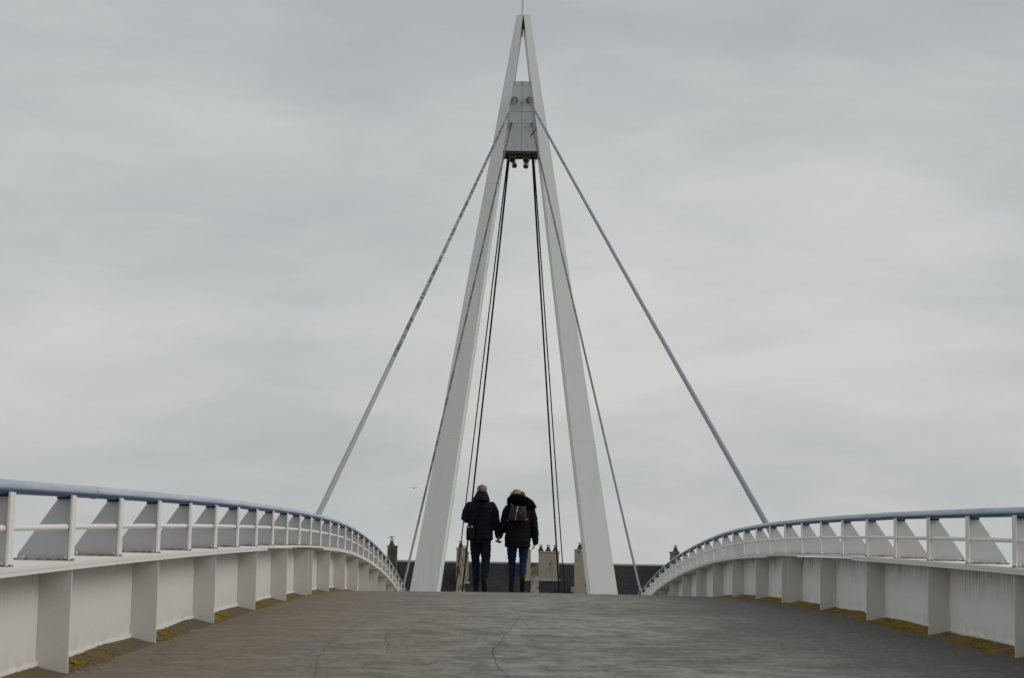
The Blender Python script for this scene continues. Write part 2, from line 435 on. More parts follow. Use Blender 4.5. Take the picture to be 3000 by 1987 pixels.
# ------------------------------------------------------------------ parapet girders
def strip(mb, s_, x0, x1, z0, z1, ya, yb, step=.35, uvz=False):
    n = max(2, int((yb-ya)/step)); rr = []
    for y in np.linspace(ya, yb, n+1):
        z = zd(y); a, b_ = s_*x0, s_*x1
        rr.append([(a, y, z+z0), (b_, y, z+z0), (b_, y, z+z1), (a, y, z+z1)])
    mb.rings(rr)
STK = [k for k in range(-5, K1, 2)]
girder_y = []
for k in STK:
    y = Y0+k*SP
    girder_y += [y-.30, y+.24] if k == 11 else [y]
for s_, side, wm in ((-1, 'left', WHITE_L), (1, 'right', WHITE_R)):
    g = empty('parapet_girder', (s_*WEB, 20, zd(20)))
    tag(g, f'white painted steel girder wall with upright ribs along the {side} edge of the deck', 'girder', 'girders edging the footbridge')
    mb = MB(); strip(mb, s_, WEB, WEB+.016, -.75, .622, YA, YB)
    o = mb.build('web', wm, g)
    uv = o.data.uv_layers.new(name='UVMap'); og = parent_org(g)
    for lp in o.data.loops:
        c = o.data.vertices[lp.vertex_index].co+og
        uv.data[lp.index].uv = (c.y/3, (c.z-zd(c.y))/.62)
    mb = MB(); strip(mb, s_, 3.118, 3.56, .636, FL_T, YA, YB); mb.build('top_flange', WHITE, g)
    for ya, yb in ((YA, 20.05), (26.45, YB)):
        mb = MB(); strip(mb, s_, 3.121, 3.557, .612, .6355, ya, yb); mb.build('cover_plate', WHITE, g)
    mb = MB(); strip(mb, s_, 3.13, 3.55, -.76, -.72, YA, YB); mb.build('bottom_flange', WHITE, g)
    mb = MB(); strip(mb, s_, WEB-.013, WEB-.001, .035, .068, YA, 45, .12)
    mb.v = [(x-s_*.004*noise.noise((y*6, z, s_)), y, z+.012*noise.noise((y*4, s_, 1))+.006*noise.noise((y*15, s_, 6))) for x, y, z in mb.v]
    mb.build('base_strip', WHITE, g)
    mb = MB(); c0 = 3.148
    mb.prism([(s_*(c0-c0), -.04), (0, .611), (s_*.135, .611), (s_*.186, .568), (s_*.186, -.04)], 'y', -.009, .009)
    me = mb.mesh('stiffener', WHITE_S)
    for y in girder_y:
        link('stiffener', me, g, Vector((s_*c0, y, zd(y)))-parent_org(g))

# ------------------------------------------------------------------ railings
for s_, side in ((-1, 'left'), (1, 'right')):
    r_ = empty('bridge_railing', (s_*HW, 20, zd(20)+FL_T))
    tag(r_, f'blue-topped white railing with triangular gusset posts on the {side} girder', 'railing', 'railings of the footbridge')
    org = parent_org(r_)
    mb = MB(); mb.box(0, s_*.012, -.05, .05, .004, POST_H+.012); bar = mb.mesh('post', WHITE)
    mb = MB(); tn = math.tan(R(9))
    mb.prism([(s_*.0125, .012), (s_*.335, .012), (s_*.335, .03), (s_*.092, POST_H+.004), (s_*.0125, POST_H+.004)], 'y', -.006, .006, lambda p: abs(p[0])*tn)
    gus = mb.mesh('gusset', GUSSET)
    mb = MB(); mb.box(s_*.013, s_*.098, -.03, .05, POST_H-.012, POST_H+.006); blk = mb.mesh('rail_block', DARK_NAVY)  # near-black block between gusset top and rail
    mb = MB()
    mb.prism([(-s_*.008, -.035), (s_*.35, -.035+.35*tn), (s_*.35, .035+.35*tn), (-s_*.008, .035)], 'z', .001, .0115); bpl = mb.mesh('base_plate', RUST)
    mb = MB(); mb.lathe([(.009, 0), (.009, .008), (.005, .009), (.005, .016)], (0, 0, 0), 6); blt = mb.mesh('bolt', WHITE)
    for k in range(K0, K1+1):
        y = Y0+k*SP
        o = link('post', bar, r_, Vector((s_*HW, y, zd(y)+FL_T))-org)
        link('gusset', gus, o); link('rail_block', blk, o); link('base_plate', bpl, o)
        link('bolt', blt, o, Vector((s_*.035, -.022, .0115))); link('bolt', blt, o, Vector((s_*.29, .02, .0115)))
    joints = [YA]+[Y0+(j+.5)*SP for j in range(-4, K1, 5)]+[YB]
    for ya, yb in zip(joints, joints[1:]):
        mb = MB(); n = 10
        dz = rnd.uniform(-.002, .002); dx = rnd.uniform(-.003, .003)
        mb.tube([(s_*(HW+.045)+dx, y, zd(y)+RAIL_C+dz) for y in np.linspace(ya+.002, yb-.002, n)], RAIL_R, 24)
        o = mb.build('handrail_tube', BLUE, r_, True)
        if yb < YB:
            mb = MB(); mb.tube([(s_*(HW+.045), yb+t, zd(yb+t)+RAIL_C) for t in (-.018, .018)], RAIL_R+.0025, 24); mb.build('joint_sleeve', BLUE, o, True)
    for k in range(K0, K1):
        y = Y0+k*SP
        mb = MB(); zz = FL_T+.53*POST_H
        mb.tube([(s_*(HW+.036), y+t*SP, zd(y+t*SP)+zz) for t in (0.005, .5, .995)], .0175, 14); mb.build('mid_rail', WHITE, r_, True)

# ================================================================== pylon
PY = 80.0
pyl = empty('bridge_pylon', (0, PY, 3.0))
tag(pyl, 'tall white A-shaped steel pylon with two tapering legs and a mast', 'pylon')
TH = R(10)
def leg_sec(s_, z):                    # z relative to the eye
    xo = .29+(24.61-z)*.1636; xi = .03+(24.38-z)*.1289
    xi = max(xi, .012)
    D = .42+(24.61-z)*.0125
    fx, fy = s_*math.cos(TH), math.sin(TH)            # along the front face, outwards
    bx, by = -s_*math.sin(TH), math.cos(TH)           # to the back
    A = (s_*xi, PY); wd = (xo-xi)/math.cos(TH)
    def P(a, b_): return (A[0]+fx*a+bx*b_, A[1]+fy*a+by*b_, ZC+z)
    l = .022*min(1, wd/.6)
    return [P(0, 0), P(wd, 0), P(wd, .05), P(wd-l, .051), P(wd-l, D-.05), P(wd, D-.049), P(wd, D), P(0, D), P(0, D-.049), P(l, D-.05), P(l, .051), P(0, .05)]
for s_ in (-1, 1):
    mb = MB(); zs = np.linspace(-7, 24.61, 12)
    rr = [leg_sec(s_, z) for z in zs]
    last = [list(p) for p in rr[-1]]
    for p in last: p[2] -= abs(p[0])*.12
    rr[-1] = last
    mb.rings(rr); lg = mb.build('leg', PYL, pyl)
    for z in (5.77, 17.0):                          # weld lines round the leg
        a = leg_sec(s_, z-.012); b_ = leg_sec(s_, z+.012)
        mb = MB(); o1, o2 = Vector(a[0]), Vector(a[1]); u = Vector((0, -.006, 0))
        q1, q2 = Vector(b_[0]), Vector(b_[1]); bk = Vector((0, .01, 0))
        mb.rings([[o1+u, q1+u, q1+bk, o1+bk], [o2+u, q2+u, q2+bk, o2+bk]]); mb.build('weld_seam', PYL, lg)
mb = MB(); mb.tube([(-.01, PY+.2, ZC+24.3), (-.01, PY+.2, ZC+30)], .075, 16); mb.build('mast', PYL, pyl, True)
DARK = Mt('dark_gap_plate', (.02, .027, .027), .6, .3).m
mb = MB(); mb.prism([(-.085, ZC+24.02), (.085, ZC+24.02), (.012, ZC+24.6), (-.012, ZC+24.6)], 'y', PY+.12, PY+.3); mb.build('apex_plate', DARK, pyl)
# anchorage box between the legs
def xin(z): return .03+(24.38-z)*.1289
zt, zb, yb0, yb1 = 21.58, 18.43, PY+.06, PY+1.5
mb = MB(); mb.rings([[(-xin(z)+.012, yb0+.02, ZC+z), (xin(z)-.012, yb0+.02, ZC+z), (xin(z)-.012, yb1, ZC+z), (-xin(z)+.012, yb1, ZC+z)] for z in (zb, zt)])
UND = Mt('underside_brown', (.085, .078, .062), .8, .2); UND.mix(UND.ramp(UND.noise(5), .4, .65), (.14, .125, .10)); UND = UND.m
box = mb.build('anchor_box', UND, pyl)
rows = [21.58, 21.36, 20.73, 20.21, 19.65, 18.43]
for a, b_ in zip(rows, rows[1:]):
    for q_ in (-1, 1):
        g_ = .007
        mb = MB(); z1, z0 = a-g_, b_+g_
        xa = [(-xin(z)+.012, -g_) if q_ < 0 else (g_, xin(z)-.012) for z in (z0, z1)]
        mb.rings([[(x[0], yb0, ZC+z), (x[1], yb0, ZC+z), (x[1], yb0+.019, ZC+z), (x[0], yb0+.019, ZC+z)] for x, z in zip(xa, (z0, z1))])
        mb.build('panel', PANEL, box)
mb = MB()
for z, fx in ((21.5, (-.9, -.14, .14, .9)), (21.43, (-.9, -.14, .14, .9)), (20.62, (-.95, -.10, .10, .95)), (20.56, (-.95, -.10, .10, .95)), (19.81, (-.93, -.25, .25, .93)), (19.74, (-.93, -.25, .25, .93)), (19.55, (-.93, -.28, .28, .93)), (19.48, (-.93, -.28, .28, .93)), (18.66, (-.93, -.38, .38, .93)), (18.58, (-.93, -.38, .38, .93))):
    for q_ in fx:
        x = q_*(xin(z)-.05); mb.tube([(x, yb0-.012, ZC+z), (x, yb0+.006, ZC+z)], .018, 8)
tag(mb.build('bolt_heads', STEEL, box), kind='stuff')
for y in (PY+.16, PY+.75, PY+1.36):
    mb = MB(); mb.box(-xin(zb)+.02, xin(zb)-.02, y-.05, y+.05, ZC+zb-.07, ZC+zb-.002); mb.build('bottom_rib', UND, box)

# ------------------------------------------------------------------ cables
def cyl_between(mb, a, b, r, n=16): mb.tube([a, b], r, n)
def lerp(a, b, t): return tuple(a[i]+(b[i]-a[i])*t for i in range(3))
def stay(T, P, ext, r, mt, col_r, lab, grp, zanch):
    T, P = Vector(T), Vector(P); d = (P-T).normalized(); E_ = P+d*ext
    o = empty('stay_cable', E_); tag(o, lab, 'cable', grp)
    mb = MB(); n = 24; L_ = (E_-T).length
    mb.tube([T+(E_-T)*t-Vector((0, 0, .0045*L_*t*(1-t))) for t in np.linspace(0, 1, n)], r, 16); mb.build('cable', mt, o, True)
    mb = MB(); mb.tube([T-Vector((0, .02, 0)), T+Vector((0, -.04, 0))], col_r, 24); mb.tube([T+Vector((0, -.04, 0)), T+Vector((0, -.09, 0))], [col_r*.93, col_r*.72], 24); c_ = mb.build('collar', STEEL, o, True)
    mb = MB(); mb.tube([T+d*.02, T+d*.12, T+d*.42], [col_r*.72, col_r*.7, r*1.15], 20); mb.build('socket', mt, c_, True)
    sg = math.copysign(1, P.x)
    mb = MB(); mb.box(sg*3.36, E_.x+sg*.08, E_.y-.16, E_.y-.12, E_.z-.28, E_.z+.12); mb.box(sg*3.36, E_.x+sg*.08, E_.y+.12, E_.y+.16, E_.z-.28, E_.z+.12)
    mb.box(sg*3.36, E_.x+sg*.08, E_.y-.118, E_.y+.118, E_.z-.27, E_.z-.10); mb.build('anchor_bracket', WHITE, o)
stay((-.312, PY+.05, ZC+20.73), (-3.7, 31.61, ZC+.98), 1.9, .0475, STAY_LR, .135, 'thick rust-mottled grey stay cable slanting down behind the left railing', 'stay cables from the pylon to the deck', 0)
stay((.312, PY+.05, ZC+20.73), (3.7, 30.59, ZC+.92), 1.9, .0475, STAY_RR, .135, 'thick smooth grey stay cable slanting down behind the right railing', 'stay cables from the pylon to the deck', 0)
stay((-.45, PY+.05, ZC+19.65), (-3.7, 60.3, ZC-.40), 2.2, .036, STAY_L2, .06, 'thin rusty stay cable running down across the front of the left pylon leg', 'stay cables from the pylon to the deck', 0)
stay((.45, PY+.05, ZC+19.65), (3.7, 58.0, ZC-.33), 2.2, .036, STAY_R2, .06, 'thin grey stay cable running down across the front of the right pylon leg', 'stay cables from the pylon to the deck', 0)
for s_, side in ((-1, 'left'), (1, 'right')):
    for nm, T, P, r in (('thicker inner', (.515, PY+1.2, ZC+18.43), (2.58, 100, ZC-.985), .042), ('thinner outer', (.575, PY+1.3, ZC+18.43), (3.15, 108, ZC-1.05), .03)):
        T = Vector((s_*T[0], T[1], T[2])); P = Vector((s_*P[0], P[1], P[2])); d = (P-T); E_ = T+d*((3.1-T.z)/d.z)
        o = empty('backstay_cable', E_); tag(o, f'{nm} dark green backstay cable hanging inside the {side} pylon leg', 'cable', 'dark backstay cables behind the pylon')
        mb = MB(); mb.tube([T+(E_-T)*t for t in np.linspace(0, 1, 10)], r, 12); mb.build('cable', BACKSTAY, o, True)
        mb = MB(); mb.stack([(E_.x, E_.y, 2.98, .3, .3), (E_.x, E_.y, 3.25, .3, .3), (E_.x, E_.y, 3.4, .12, .12)], 16, 3.5); mb.build('anchor_block', QUAY, o)

# ------------------------------------------------------------------ small things on the pylon
LAMP = Mt('lamp_housing', (.30, .285, .25), .5, .4).m; GLASS = Mt('lamp_glass', (.012, .013, .014), .12, .5).m
for (x, y, z, rr, yaw, nm) in ((-.375, PY+.45, 18.12, .125, .25, 'left front'), (.235, PY+.45, 18.10, .125, .1, 'right front'), (-.28, PY+.95, 17.98, .105, -.4, 'left rear'), (.225, PY+.95, 17.96, .105, .25, 'right rear')):
    c = Vector((x, y, ZC+z)); d = Vector((math.sin(-yaw)*.4, -1, -.38 if 'front' in nm else -1.2)).normalized()
    o = empty('floodlight', c); tag(o, f'round floodlight under the pylon box, {nm} one of the four', 'floodlight', 'floodlights under the pylon box')
    mb = MB(); mb.axis(c, d, [(-.22, rr*.5), (-.19, rr*.72), (-.04, rr*.86), (.0, rr), (.06, rr*1.06), (.061, rr*.90), (.03, rr*.86)]); mb.build('housing', LAMP, o, True)
    mb = MB(); mb.axis(c, d, [(.031, rr*.85), (.040, rr*.80)]); mb.build('lens', GLASS, o)
    mb = MB()
    for q_ in (-1, 1): mb.box(c.x+q_*rr*1.08-.008, c.x+q_*rr*1.08+.008, c.y+.02, c.y+.07, c.z-.03, ZC+zb-.0)
    mb.box(c.x-rr*1.2, c.x+rr*1.2, c.y+.0, c.y+.09, ZC+zb-.02, ZC+zb-.003); mb.build('bracket', LAMP, o)
RED = Mt('red_cloth', (.23, .025, .02), .8, .1).m
tp = Vector((.45, PY+.05, ZC+19.65)); dd = (Vector((3.7, 58, ZC-.33))-tp).normalized(); c = tp+dd*.75
mb = MB(); pts = [(-.14, .02, -.20), (-.08, -.05, -.13), (-.03, -.06, -.04), (.02, -.055, .03), (.09, -.04, .12), (.13, 0, .21)]
mb.tube([c+Vector(p) for p in pts], [(.022, .006), (.034, .008), (.04, .02), (.042, .02), (.03, .008), (.02, .006)], 8)
tag(mb.build('red_ribbon', RED, None, True), 'red strip of cloth knotted on the thin cable below the box', 'ribbon')
mb = MB(); pts = [(.55, PY+.3, ZC+18.40), (.60, PY+.2, ZC+18.36), (.66, PY+.18, ZC+18.34), (.66, PY+.17, ZC+18.1), (.63, PY+.17, ZC+18.02), (.69, PY+.17, ZC+17.95)]
mb.tube(pts, .012, 8); tag(mb.build('loose_wire', RED, None, True), 'loose reddish wire dangling from the underside of the pylon box', 'wire')
ch = empty('hanging_chain', (-.025, PY+.2, ZC+24.03)); tag(ch, 'short dark chain of beads hanging at the pylon apex', 'chain')
for i, (z, r, h) in enumerate(((23.985, .03, .04), (23.90, .034, .03), (23.84, .022, .025), (23.77, .032, .035), (23.70, .024, .02), (23.66, .04, .008))):
    mb = MB(); mb.lathe([(r*.35, h), (r, h*.5), (r, -h*.5), (r*.35, -h)], (-.025, PY+.2, ZC+z), 12); mb.build('bead', DARK, ch, True)
mb = MB(); mb.tube([(-.025, PY+.2, ZC+24.03), (-.025, PY+.2, ZC+23.66)], .008, 6); mb.build('cord', DARK, ch)

# ================================================================== houses beyond
def slate():
    m = Mt('slate', (.05, .048, .052), .75, .3)
    bt = m.n('ShaderNodeTexBrick'); m.lk(m.coord((1, 1, 1), 'UV'), bt.inputs[0])
    bt.inputs['Color1'].default_value = (.016, .016, .019, 1); bt.inputs['Color2'].default_value = (.046, .043, .047, 1); bt.inputs['Mortar'].default_value = (.008, .008, .009, 1)
    bt.inputs['Scale'].default_value = 1; bt.inputs['Mortar Size'].default_value = .012; bt.inputs['Brick Width'].default_value = .22; bt.inputs['Row Height'].default_value = .10; bt.inputs['Bias'].default_value = -.1
    m.mix(1.0, bt.outputs[0])
    m.mix(m.mathn('MULTIPLY', m.ramp(m.noise(1.1, 5), .4, .7), .5), (.028, .02, .02)); m.mix(m.mathn('MULTIPLY', m.ramp(m.noise(5, 5, .7), .62, .74), .4), (.07, .07, .072))
    m.bump(bt.outputs['Fac'], -.5, .02); return m.m
SLATE = slate()
def render_mat(name, base, dirt, p):
    m = Mt(name, base, .9, .15)
    m.mix(m.mathn('MULTIPLY', m.ramp(m.noise(.9, 5, .65, .2, (1.2, 1, .55)), p, p+.10), .9), dirt)
    m.mix(m.mathn('MULTIPLY', m.ramp(m.noise(4, 5, .7), .5, .7), .35), (base[0]*.55, base[1]*.55, base[2]*.5))
    m.bump(m.noise(8, 4), .4, .03); return m.m
CHIM = render_mat('chimney_render', (.36, .32, .26), (.085, .072, .042), .56)
CHIM_D = render_mat('chimney_render_dark', (.20, .18, .135), (.065, .058, .035), .46)
WALLM = render_mat('house_render', (.45, .43, .38), (.2, .19, .15), .7)
POT = render_mat('pot_clay', (.085, .060, .038), (.035, .035, .018), .5)
COPE = render_mat('coping_stone', (.33, .285, .25), (.16, .14, .12), .52)
ZINC = Mt('zinc_ridge', (.26, .26, .28), .5, .4).m
FLASH = Mt('lead_flashing', (.42, .43, .44), .6, .3).m
WINF = Mt('window_frame_paint', (.7, .7, .68), .5, .4).m; DOORM = Mt('door_paint', (.05, .10, .09), .5, .4).m
YR, ZR, EAVE = 165.0, ZC+1.06, 4.3
def roof_z(y): return ZR-abs(y-YR)
potmb = MB(); potmb.lathe([(.25, 0), (.25, .10), (.20, .115), (.185, .15), (.13, .36), (.15, .37), (.15, .40), (.11, .40)], (0, 0, 0), 14)
for q_ in range(4):
    a = q_*math.pi/2+.4; potmb.box(.10*math.cos(a)-.014, .10*math.cos(a)+.014, .10*math.sin(a)-.014, .10*math.sin(a)+.014, .40, .52)
potmb.lathe([(.17, .515), (.185, .54), (.12, .57), (.02, .575)], (0, 0, 0), 14)
pot_me = potmb.mesh('chimney_pot', POT, True)
def chimney(h, x0, x1, yf, dep, ztop, mat_, pots, cap=True, flash=True):
    zb_ = roof_z(yf)-.6
    mb = MB(); mb.rings([[(x0-t, yf-t, z), (x1+t, yf-t, z), (x1+t, yf+dep+t, z), (x0-t, yf+dep+t, z)] for z, t in ((zb_, .03), (ZC+ztop-.12, 0), (ZC+ztop-.115, .05), (ZC+ztop-.02, .05), (ZC+ztop, .0))])
    c_ = mb.build('chimney', mat_, h)
    og = parent_org(c_)
    for px, py in pots:
        link('chimney_pot', pot_me, c_, Vector((px, yf+py, ZC+ztop-.005))-og)
    if flash:
        mb = MB(); zf = roof_z(yf-.02); mb.box(x0-.12, x1+.12, yf-.16, yf-.04, zf-.16, zf+.06); mb.build('flashing', FLASH, c_)
    return c_
def house(x0, x1, lab, seed):
    h = empty('terraced_house', ((x0+x1)/2, YR, 3.0)); tag(h, lab, 'house', 'slate roofed houses beyond the bridge')
    rn = random.Random(seed); ye = YR-EAVE; ze = ZR-EAVE
    mb = MB(); mb.prism([(YR-EAVE+.35, 2.98), (YR+EAVE-.35, 2.98), (YR+EAVE-.35, ze+.2), (YR, ZR-.25), (YR-EAVE+.35, ze+.2)], 'x', x0+.02, x1-.02); mb.build('wall', WALLM, h)
    for sg, nm in ((-1, 'front'), (1, 'back')):
        mb = MB(); a = (YR, ZR); b_ = (YR+sg*EAVE, ze)
        mb.prism([a, b_, (b_[0], b_[1]-.15), (a[0], a[1]-.15)], 'x', x0, x1); o = mb.build('roof_slope', SLATE, h)
        uv = o.data.uv_layers.new(name='UVMap'); og = parent_org(h)
        for lp in o.data.loops:
            c = o.data.vertices[lp.vertex_index].co+og; uv.data[lp.index].uv = (c.x, (c.z-3)*1.414)
    n = int((x1-x0)/.5)
    mb = MB(); mb.prism([(YR-.16, ZR-.12), (YR-.15, ZR-.08), (YR-.04, ZR+.035), (YR+.04, ZR+.035), (YR+.15, ZR-.08), (YR+.16, ZR-.12)], 'x', x0, x1); mb.build('ridge_cap', ZINC, h)
    yw = YR-EAVE+.35
    for i in range(3):
        xc = x0+(x1-x0)*(i+.5)/3
        if i == 1:
            mb = MB(); mb.box(xc-.5, xc+.5, yw-.04, yw+.03, 3.0, 5.1); mb.build('door', DOORM, h); continue
        mb = MB()
        for bx in ((-.6, -.52, 4.0, 5.5), (.52, .6, 4.0, 5.5), (-.519, .519, 4.0, 4.08), (-.519, .519, 5.42, 5.5), (-.03, .03, 4.081, 5.419)): mb.box(xc+bx[0], xc+bx[1], yw-.05, yw+.02, bx[2], bx[3])
        o = mb.build('window', WINF, h); mb = MB(); mb.box(xc-.518, xc+.518, yw-.02, yw+.01, 4.082, 5.418); mb.build('pane', GLASS, o)
    return h
h1 = house(-26, 2.12, 'slate-roofed house whose ridge runs behind the left pylon leg', 1)
h2 = house(2.78, 34, 'slate-roofed house whose ridge runs behind the right pylon leg', 2)
chimney(h1, -10.38, -9.56, 163.0, 1.0, 2.33, CHIM_D, [(-10.03, .45)])
chimney(h1, -4.35, -3.64, 162.45, .75, 2.22, CHIM, [(-4.0, .3)])
chimney(h1, -4.15, -3.32, 163.25, .6, 1.86, CHIM, [(-3.62, .3)])
chimney(h1, 1.50, 2.10, 163.6, .9, 2.13, CHIM, [(1.8, .35)])
c_ = chimney(h2, 2.80, 4.56, 163.6, .9, 2.06, CHIM, [(2.98, .35), (3.62, .35), (4.24, .35)])
chimney(h2, 5.86, 6.76, 161.6, .8, 2.26, CHIM, [(6.31, .35)], flash=False)
chimney(h2, 14.28, 15.0, 163.2, .9, 2.21, CHIM_D, [(14.72, .35)])
mb = MB()
for x in (5.72, 6.86): mb.prism([(x-.11, ZC-1.45), (x+.11, ZC-1.45), (x+.11, ZC-.95), (x-.11, ZC-.95)], 'y', 162.2, 162.9)
mb.build('soaker', FLASH, h2)
pw = empty('party_wall', (2.45, 163, 3.0)); tag(pw, 'pinkish stone party wall with stepped coping blocks between the two slate roofs', 'wall')
mb = MB(); mb.prism([(YR-EAVE, 2.98), (YR+EAVE, 2.98), (YR+EAVE, ZR-EAVE+.02), (YR, ZR+.02), (YR-EAVE, ZR-EAVE+.02)], 'x', 2.125, 2.775); mb.build('masonry', CHIM_D, pw)
for i in range(6):
    a0, a1 = .55+i*.62, .55+(i+1)*.62-.02
    mb = MB(); j = rnd.uniform(-.015, .015)
    mb.prism([(YR-a0-.0, ZR-a0+.021), (YR-a1, ZR-a1+.021), (YR-a1, ZR-a1+.20+j), (YR-a0, ZR-a0+.20+j)], 'x', 2.09+j, 2.81+j); mb.build('coping_stone', COPE, pw)

# ================================================================== gulls
GW = Mt('gull_white', (.62, .62, .60), .8, .1).m
GG = Mt('gull_grey', (.12, .125, .13), .8, .1).m; GB = Mt('gull_bill', (.5, .3, .05), .5, .3).m
def gull(loc, rz, label, flying):
    mb = MB()
    mb.ball_tube([(-.20, 0, .02), (-.10, 0, .01), (0, 0, 0), (.10, 0, .015), (.16, 0, .05), (.20, 0, .09)], [.025, .06, .075, .06, .042, .035], 14)
    mb.ball_tube([(.195, 0, .095), (.225, 0, .105)], [.036, .034], 12)
    mb.tube([(-.16, 0, .02), (-.24, 0, .03), (-.33, 0, .03)], [(.035, .02), (.045, .009), (.055, .004)], 10)
    me = remesh(mb, .009, 2); me.materials.append(GW)
    o = link('gull', me); o.location = loc; o.rotation_euler = (0, 0, rz); tag(o, label, 'bird', 'gulls')
    def part(name, mb_, mt, sm='all'): return link(name, mb_.mesh(name, mt, sm), o)
    mb = MB(); mb.tube([(.25, 0, .10), (.28, 0, .098), (.30, 0, .088)], [(.011, .013), (.009, .010), (.004, .005)], 8); part('bill', mb, GB)
    for s_ in (-1, 1):
        mb = MB()
        if flying:
            up = .0 if s_ > 0 else .02
            secs = [(.05, .02, .10, .018), (.22, .075+up, .10, .014), (.36, .09+up, .085, .010), (.50, .075+up, .055, .006), (.60, .06+up, .015, .003)]
            sw = (0, .03, .02, -.05, -.11)
            mb.rings([[(.03+sw[i]+ch_*c_, s_*y, z+t_*q_) for c_, q_ in ((.8, 0), (.4, 1), (-.3, .8), (-1, 0), (-.3, -.4), (.4, -.5))] for i, (y, z, ch_, t_) in enumerate(secs)])
            part('wing', mb, GG)
        else:
            mb.tube([(.10, s_*.055, .03), (0, s_*.076, .035), (-.12, s_*.06, .035), (-.26, s_*.03, .035), (-.36, s_*.012, .03)], [(.012, .03), (.014, .05), (.012, .04), (.008, .02), (.004, .008)], 10)
            part('wing', mb, GG)
            mb = MB(); mb.tube([(.0, s_*.03, -.05), (.005, s_*.03, -.13)], .007, 6); mb.box(-.01, .045, s_*.03-.018, s_*.03+.018, -.137, -.129); part('leg', mb, GB)
gull((-9.47, 190, ZC+8.55), R(80), 'gull gliding with spread wings in the grey sky', True)
gull((-10.03, 163.45, ZC+2.33+.57+.135), R(8), 'gull standing on the chimney pot behind the left railing', False)

# ================================================================== the couple
def cloth(name, base, tint=None, rough=.85, sc_=60, spec=.12):
    m = Mt(name, base, rough, spec)
    if tint: m.mix(m.mathn('MULTIPLY', m.ramp(m.noise(7, 4), .4, .7), .7), tint)
    m.bump(m.noise(sc_, 4, .6, src='Object'), .5, .006); return m.m
SKIN = Mt('skin', (.36, .20, .145), .55, .3).m
SKIN.node_tree.nodes['Principled BSDF'].inputs['Subsurface Weight'].default_value = .05
NAVY = cloth('navy_jacket', (.005, .0055, .011), (.0075, .008, .015), .7)
JEANS_M = cloth('dark_jeans', (.006, .0085, .017), (.010, .014, .027))
JEANS_W = cloth('blue_jeans', (.0065, .015, .04), (.012, .030, .085))
BLACK = cloth('black_parka', (.0075, .006, .0065), (.011, .009, .010))
FUR = cloth('black_fur', (.006, .0045, .005), None, .95, 200, .05)
SHOE = cloth('dark_shoe', (.010, .0085, .008), (.016, .013, .012), .6); SOLE = cloth('shoe_sole', (.010, .009, .009))
BAGM = cloth('black_bag', (.009, .007, .007), None, .6)
def hairmat(name, a, b_, s_):
    m = Mt(name, a, .6, .3); m.mix(m.ramp(m.noise(1, 5, .65, .3, (s_, s_, 12), 'Object'), .38, .62), b_); m.bump(m.noise(1, 4, .6, 0, (s_*2, s_*2, 20), 'Object'), .8, .01); return m.m
GREYHAIR = hairmat('grey_hair', (.10, .075, .06), (.25, .195, .16), 60)
BLOND = hairmat('blond_hair', (.19, .105, .045), (.46, .30, .14), 55)
BROWN = hairmat('brown_hair', (.065, .035, .025), (.11, .065, .045), 55)
WHT = Mt('pale_strap', (.50, .44, .38), .6, .3).m
LENS = Mt('sunglass_dark', (.01, .01, .012), .2, .5).m

def hand(mb, wrist, d, side, palmn, curl=1.0, sc_=1.0):
    """palm and five fingers from the wrist along d; palmn is the way the palm faces, side the thumb's way"""
    wrist, d, side, palmn = Vector(wrist), Vector(d).normalized(), Vector(side).normalized(), Vector(palmn).normalized()
    k = sc_
    # flat palm from short side-by-side bars so that it stays broad
    for i, (o_, ln) in enumerate(((.028, .086), (.010, .092), (-.009, .088), (-.026, .078))):
        root = wrist+side*o_*k+d*ln*k
        mb.ball_tube([wrist+side*o_*.7*k, root], [.015*k, .0125*k], 8)
        fl = (.072, .080, .074, .058)[i]*k
        p = root; pts = [p.copy()]; ang = 0
        for q_, fr in enumerate((.45, .32, .23)):
            ang += curl*(.75, .85, .55)[q_]
            p = p+(d*math.cos(ang)+palmn*math.sin(ang))*fl*fr; pts.append(p.copy())
        mb.ball_tube(pts, [.0098*k, .0093*k, .0086*k, .0075*k], 8)
    t0 = wrist+d*.025*k+side*.026*k
    mb.ball_tube([t0, t0+side*.024*k+d*.026*k+palmn*.012*k, t0+side*.026*k+d*.052*k+palmn*.028*k, t0+side*.014*k+d*.072*k+palmn*.036*k], [.0145*k, .0118*k, .0105*k, .0085*k], 8)

def head(mb, c, k=1.0):
    x, y, z = c
    mb.stack([(x, y+.012*k, z-.118*k, .030*k, .035*k), (x, y+.014*k, z-.105*k, .048*k, .065*k), (x, y+.006*k, z-.07*k, .060*k, .082*k), (x, y, z-.02*k, .070*k, .092*k), (x, y-.004*k, z+.03*k, .075*k, .097*k), (x, y-.006*k, z+.07*k, .070*k, .090*k), (x, y-.006*k, z+.10*k, .050*k, .066*k), (x, y-.006*k, z+.116*k, .02*k, .03*k)], 20, 2.1)
    mb.ball_tube([(x, y+.088*k, z+.012*k), (x, y+.104*k, z-.022*k), (x, y+.098*k, z-.032*k)], [.010*k, .014*k, .015*k], 8)
    for q_ in (-1, 1):
        mb.ball_tube([(x+q_*.072*k, y-.004*k, z+.018*k), (x+q_*.079*k, y-.012*k, z+.0*k), (x+q_*.074*k, y-.002*k, z-.026*k)], [.012*k, .013*k, .009*k], 8)
        mb.ball_tube([(x+q_*.018*k, y+.092*k, z+.026*k), (x+q_*.045*k, y+.084*k, z+.026*k)], [.009*k, .009*k], 8)
    mb.ball_tube([(x-.018*k, y+.086*k, z-.062*k), (x+.018*k, y+.086*k, z-.062*k)], [.008*k, .008*k], 8)

